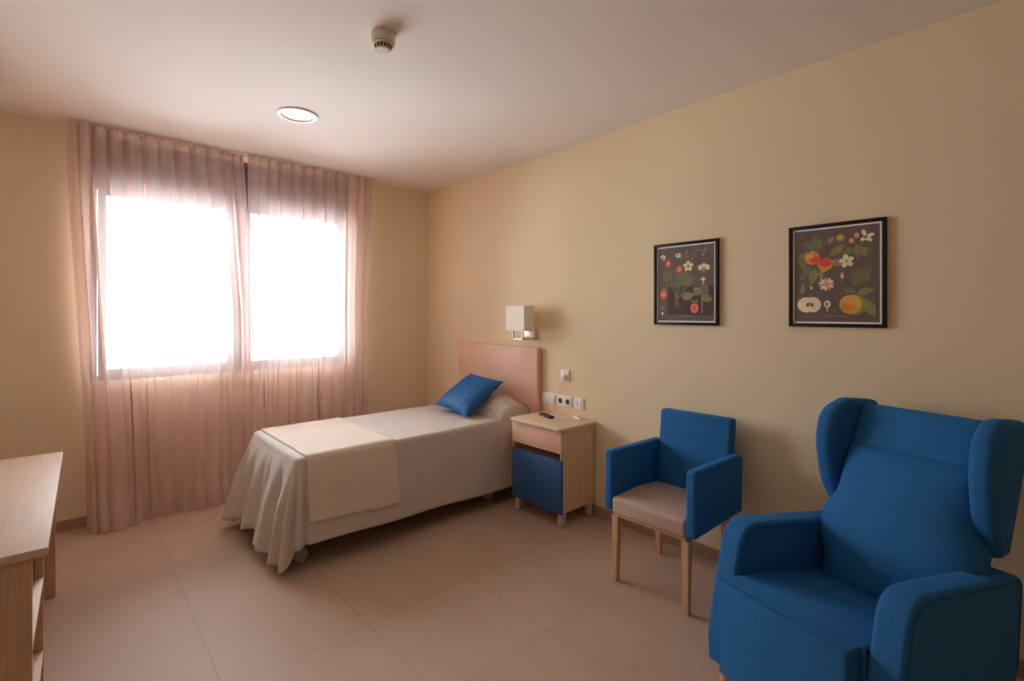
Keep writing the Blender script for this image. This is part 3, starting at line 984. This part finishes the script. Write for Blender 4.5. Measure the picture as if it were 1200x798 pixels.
# ------------------------------------------------------------------ pictures
def pmat(name, rgb): return mat_var('print_'+name, rgb, .7, 14, .12)
P = {k: pmat(k, c) for k, c in dict(black=(116, 97, 88), earth=(82, 67, 60), green=(122, 124, 84), olive=(150, 142, 82), sage=(146, 146, 112), red=(232, 88, 64),
     orange=(238, 148, 66), yellow=(226, 182, 82), cream=(246, 228, 186), white=(248, 240, 222), brown=(148, 98, 68), pink=(236, 156, 138), mauve=(160, 138, 130)).items()}
PK = list(P)
def picture(label, y_left, z0, w, h, art, name='framed_print'):
    t = thing(name, label, 'picture', (0, y_left-w/2, z0), 0)
    fw, d = .0165, .020
    b = box((-d, -w/2, 0), (-.0008, -w/2+fw, h), .002, 2)
    box((-d, w/2-fw, 0), (-.0008, w/2, h), .002, 2, b)
    box((-d, -w/2+fw, 0), (-.0008, w/2-fw, fw), .002, 2, b)
    box((-d, -w/2+fw, h-fw), (-.0008, w/2-fw, h), .002, 2, b)
    obj('picture_frame', b, M['frame_black'], t)
    obj('mount', box((-.011, -w/2+fw, fw), (-.003, w/2-fw, h-fw), 0), M['white'], t)
    mm = .0085
    pw, ph_ = w-2*fw-2*mm, h-2*fw-2*mm
    bm = bmesh.new()
    lay = [0]
    def poly(pts, mat):
        lay[0] += 1
        x = -.0114-lay[0]*.00002
        vs = [bm.verts.new((x, pw/2-a*pw, fw+mm+c*ph_)) for a, c in pts]
        f = bm.faces.new(vs); f.material_index = PK.index(mat)
    asp = ph_/pw
    def disc(a, c, r, mat, ry=None, n=26, rot=0):
        ry = r if ry is None else ry
        pts = []
        for k in range(n):
            th = 2*math.pi*k/n
            dx, dy = r*math.cos(th), ry*math.sin(th)
            pts.append((a+dx*math.cos(rot)-dy*math.sin(rot), c+(dx*math.sin(rot)+dy*math.cos(rot))/asp))
        poly(pts, mat)
    def leaf(a, c, L, W, ang, mat, vein=None, n=10):
        pts = []
        ca, sa = math.cos(R(ang)), math.sin(R(ang))
        for k in range(n+1):
            q = k/n; pts.append((q*L, W*math.sin(math.pi*q**.8)))
        for k in range(n-1, 0, -1):
            q = k/n; pts.append((q*L, -W*math.sin(math.pi*q**.8)))
        poly([(a+x*ca-y*sa, c+(x*sa+y*ca)/asp) for x, y in pts], mat)
        if vein:
            e = .004
            poly([(a+x*ca-y*sa, c+(x*sa+y*ca)/asp) for x, y in ((.02*L, e), (.02*L, -e), (.94*L, 0))], vein)
    def stem(pts, wd, mat):
        for (a0, c0), (a1, c1) in zip(pts, pts[1:]):
            dx, dy = a1-a0, (c1-c0)*asp
            l = math.hypot(dx, dy) or 1
            nx, ny = -dy/l*wd, dx/l*wd/asp
            poly([(a0+nx, c0+ny), (a1+nx, c1+ny), (a1-nx, c1-ny), (a0-nx, c0-ny)], mat)
    def flower(a, c, r, mat, heart, n=5, rot=0):
        for k in range(n):
            th = rot+2*math.pi*k/n
            disc(a+r*.62*math.cos(th), c+r*.62*math.sin(th)/asp, r*.46, mat, r*.36, 14, th)
        disc(a, c, r*.26, heart, n=12)
    poly([(0, 0), (1, 0), (1, 1), (0, 1)], 'black')
    art(poly, disc, leaf, stem, flower)
    # illegible caption line of tiny printed marks
    x = .36
    rnd = random.Random(len(label))
    while x < .66:
        l = rnd.uniform(.010, .024)
        poly([(x, .050), (x+l, .050), (x+l, .066), (x, .066)], 'sage'); x += l+.007
    obj('print', bm, [P[k] for k in PK], t, smooth=0)
    return t

def art_berry(poly, disc, leaf, stem, flower):
    poly([(.17, .09), (.98, .07), (1, .46), (.20, .46)], 'earth')
    for a, c, b_ in ((.22, .66, .34), (.33, .74, .34), (.47, .72, .36), (.55, .55, .37), (.40, .70, .35), (.66, .60, .38)):
        stem([(b_, .30), ((a+b_)/2, (c+.30)/2-.02), (a, c)], .006, 'sage')
    leaf(.23, .55, .20, .085, 118, 'green', 'olive'); leaf(.24, .56, .17, .075, 150, 'green', 'olive')
    leaf(.44, .48, .28, .105, 62, 'green', 'sage'); leaf(.46, .49, .22, .09, 28, 'green', 'sage')
    leaf(.44, .32, .24, .07, 8, 'sage'); leaf(.36, .84, .12, .03, 60, 'olive'); leaf(.44, .84, .10, .03, 130, 'olive')
    for k in range(9): stem([(.35, .30), (.29+.018*k, .14+.02*((k*7) % 4))], .005, 'brown')
    disc(.35, .28, .035, 'brown', .06)
    for a, c, r in ((.115, .36, .075), (.20, .78, .05), (.41, .69, .06)):
        disc(a, c, r, 'red', r*1.1); disc(a-.01, c+.005, r*.6, 'pink', r*.7)
        for th in (60, 90, 120): leaf(a, c+r*.55, r*.9, r*.22, th, 'olive')
    disc(.67, .17, .075, 'red', .088); disc(.67, .165, .056, 'pink', .066); disc(.67, .17, .022, 'red', .045)
    leaf(.67, .25, .07, .02, 20, 'olive'); leaf(.67, .25, .07, .02, 160, 'olive')
    for k, (dx, dy) in enumerate(((0, 0), (.03, .008), (-.03, .006), (.012, -.022), (-.014, .02))): disc(.105+dx, .875+dy, .02, 'white')
    disc(.105, .875, .012, 'earth')
    disc(.38, .885, .048, 'cream', .034); disc(.38, .885, .02, 'brown', .012)
    stem([(.53, .83), (.53, .92)], .008, 'sage'); disc(.53, .925, .02, 'mauve')
    flower(.56, .73, .085, 'cream', 'brown', 5, .3)
    for a in (-.06, 0, .06): disc(.83+a, .70+.02*(a == 0), .042, 'cream', .045)
    disc(.83, .68, .035, 'olive', .025); stem([(.83, .63), (.83, .68)], .006, 'cream')
    disc(.82, .545, .075, 'olive', .026); disc(.82, .55, .03, 'cream', .03); stem([(.82, .48), (.82, .55)], .008, 'cream')
    stem([(.63, .78), (.66, .90), (.74, .94), (.83, .90)], .006, 'mauve'); disc(.85, .93, .026, 'mauve'); disc(.82, .87, .024, 'mauve')
    leaf(.79, .35, .20, .085, 62, 'green', 'olive'); leaf(.78, .35, .18, .07, 140, 'olive', 'green'); leaf(.79, .33, .20, .07, -22, 'olive', 'green')
    stem([(.80, .10), (.80, .34)], .006, 'pink')
    disc(.09, .10, .018, 'white', .026); disc(.09, .18, .014, 'pink', .02)
def art_apple(poly, disc, leaf, stem, flower):
    stem([(.40, .90), (.36, .78), (.30, .66), (.26, .58)], .010, 'brown'); stem([(.36, .78), (.46, .70)], .009, 'brown')
    leaf(.36, .80, .27, .07, 160, 'green', 'olive'); leaf(.34, .82, .17, .055, 130, 'green', 'olive'); leaf(.28, .72, .25, .055, 178, 'olive', 'green')
    leaf(.44, .72, .22, .05, 35, 'olive', 'sage'); leaf(.46, .66, .16, .05, -30, 'mauve', 'pink'); leaf(.20, .60, .22, .05, 235, 'green', 'sage')
    leaf(.26, .58, .24, .055, 258, 'olive', 'sage'); leaf(.32, .56, .14, .035, 280, 'sage'); leaf(.42, .84, .12, .03, 55, 'mauve')
    leaf(.08, .72, .2, .05, 285, 'green', 'olive')
    disc(.225, .70, .095, 'orange'); disc(.25, .685, .065, 'red', .055); disc(.20, .72, .05, 'yellow', .04); disc(.185, .755, .012, 'brown')
    disc(.385, .62, .095, 'orange', .09); disc(.38, .64, .075, 'red', .06); disc(.37, .55, .03, 'yellow', .02)
    disc(.565, .89, .055, 'olive'); disc(.56, .893, .035, 'yellow', .03)
    stem([(.76, .66), (.76, .76), (.72, .84)], .009, 'olive'); stem([(.76, .76), (.83, .84)], .007, 'olive')
    leaf(.74, .76, .18, .05, 195, 'green', 'olive'); leaf(.78, .80, .14, .05, 250, 'olive'); leaf(.80, .76, .15, .035, -20, 'green', 'sage'); leaf(.78, .78, .16, .05, 300, 'olive')
    for a, c in ((.75, .90), (.69, .85)): disc(a, c, .03, 'pink', .035)
    for a, c, th in ((.83, .92, 1.9), (.88, .85, -.6), (.90, .89, .3), (.83, .86, 3.6)): disc(a, c, .045, 'cream', .024, 14, th)
    disc(.85, .875, .022, 'olive')
    flower(.635, .64, .085, 'cream', 'yellow', 5, .5)
    disc(.585, .50, .022, 'pink', .03); disc(.585, .475, .018, 'cream', .02); stem([(.585, .40), (.585, .47)], .005, 'sage')
    leaf(.71, .38, .34, .10, 52, 'green', 'olive'); leaf(.76, .30, .20, .05, 14, 'olive', 'sage'); leaf(.74, .31, .18, .045, 160, 'green', 'mauve')
    leaf(.88, .24, .22, .07, 280, 'green', 'sage'); leaf(.84, .22, .24, .06, 300, 'olive', 'sage')
    disc(.73, .18, .14, 'olive', .135); disc(.68, .185, .128, 'yellow', .128); disc(.66, .165, .085, 'orange', .08); disc(.68, .22, .06, 'yellow', .05); disc(.68, .285, .022, 'brown', .01)
    for k in range(11):
        th = k*2*math.pi/11; disc(.40+.065*math.cos(th), .405+.045*math.sin(th), .036, 'cream' if k % 3 else 'pink', .018, 12, th)
    disc(.40, .405, .04, 'pink', .03)
    disc(.155, .185, .118, 'cream', .108); disc(.235, .185, .10, 'cream', .108); disc(.195, .185, .135, 'cream', .10)
    disc(.172, .185, .022, 'brown', .034, rot=-.3); disc(.222, .185, .022, 'brown', .034, rot=.3); disc(.197, .10, .022, 'brown', .012); stem([(.197, .20), (.197, .30)], .004, 'yellow')
    disc(.41, .19, .042, 'cream', .05); disc(.405, .19, .02, 'olive', .028); stem([(.41, .11), (.41, .16)], .007, 'cream')
    leaf(.10, .30, .15, .03, 84, 'sage'); disc(.215, .37, .014, 'white', .024)
picture('black framed botanical print of strawberries, the one nearer the bed', -2.580, 1.317, .403, .487, art_berry)
picture('black framed botanical print of apples above the wing armchair', -3.342, 1.321, .395, .492, art_apple)

# ------------------------------------------------------------------ desk
dk = thing('desk', 'oak desk with two blue drawers at the left wall, cut off by the frame', 'desk', (-2.745, -2.235, 0), R(-1.08))
TZ = .700
DW = .56
desk_len = 1.31
def dbox(lo, hi, bev=.0015, bm=None, seg=2): return box(lo, hi, bev, seg, bm)
obj('desktop', dbox((-DW, -.012, TZ-.024), (.012, desk_len, TZ), .003), M['wood_desk'], dk)
obj('side_panel', dbox((-DW, 0, 0), (-.022, .022, TZ-.0245)), M['wood'], dk)
obj('side_panel', dbox((-DW, .515, 0), (-.022, .537, TZ-.0245)), M['wood'], dk)
obj('side_panel', dbox((-DW, desk_len-.030, 0), (-.014, desk_len-.002, TZ-.0245)), M['wood'], dk)
obj('shelf', dbox((-DW+.01, .0225, .391), (-.022, .5145, .411)), M['wood_y'], dk)
obj('shelf', dbox((-DW+.01, .0225, .120), (-.022, .5145, .140)), M['wood_y'], dk)
obj('back_panel', dbox((-DW, .0225, .03), (-DW+.009, .5145, TZ-.0245)), M['wood'], dk)
for z0, z1 in ((.4125, .538), (.542, .672)):
    d = obj('drawer', dbox((-DW+.02, .0235, z0), (-.046, .5135, z1), .002), M['blue_dark'], dk)
obj('back_panel', dbox((-DW, .5375, .35), (-DW+.016, desk_len-.0305, TZ-.0245)), M['wood'], dk)

# ------------------------------------------------------------------ light
w = bpy.data.worlds.new('overcast_sky'); SC.world = w; w.use_nodes = True
bg = w.node_tree.nodes['Background']
bg.inputs[0].default_value = (.84, .98, 1.12, 1); bg.inputs[1].default_value = 49.0
pl = bpy.data.lights.new('window_portal', 'AREA'); pl.shape = 'RECTANGLE'; pl.size = WX1-WX0; pl.size_y = ZB-WZ0
pl.cycles.is_portal = True
po = bpy.data.objects.new('window_portal', pl); COL.objects.link(po)
po.location = ((WX0+WX1)/2, .195, (WZ0+ZB)/2); po.rotation_euler = (R(-90), 0, 0)

# ------------------------------------------------------------------ camera
cam = bpy.data.cameras.new('camera'); co = bpy.data.objects.new('camera', cam); COL.objects.link(co)
co.location = (-2.6894, -4.2282, 1.387)
co.rotation_euler = (R(90), 0, -R(42.182))
cam.sensor_width = 36; cam.lens = 573.99/1200*36
cam.shift_y = -(399-366.95)/1200
cam.clip_start = .02
SC.camera = co
SC.view_settings.view_transform = 'Standard'
SC.view_settings.look = 'None'
SC.view_settings.gamma = 1
SC.view_settings.use_curve_mapping = False
SC.view_settings.exposure = 0.0
SC.cycles.max_bounces = 16
SC.cycles.diffuse_bounces = 8
SC.cycles.transparent_max_bounces = 24
SC.cycles.sample_clamp_indirect = 8
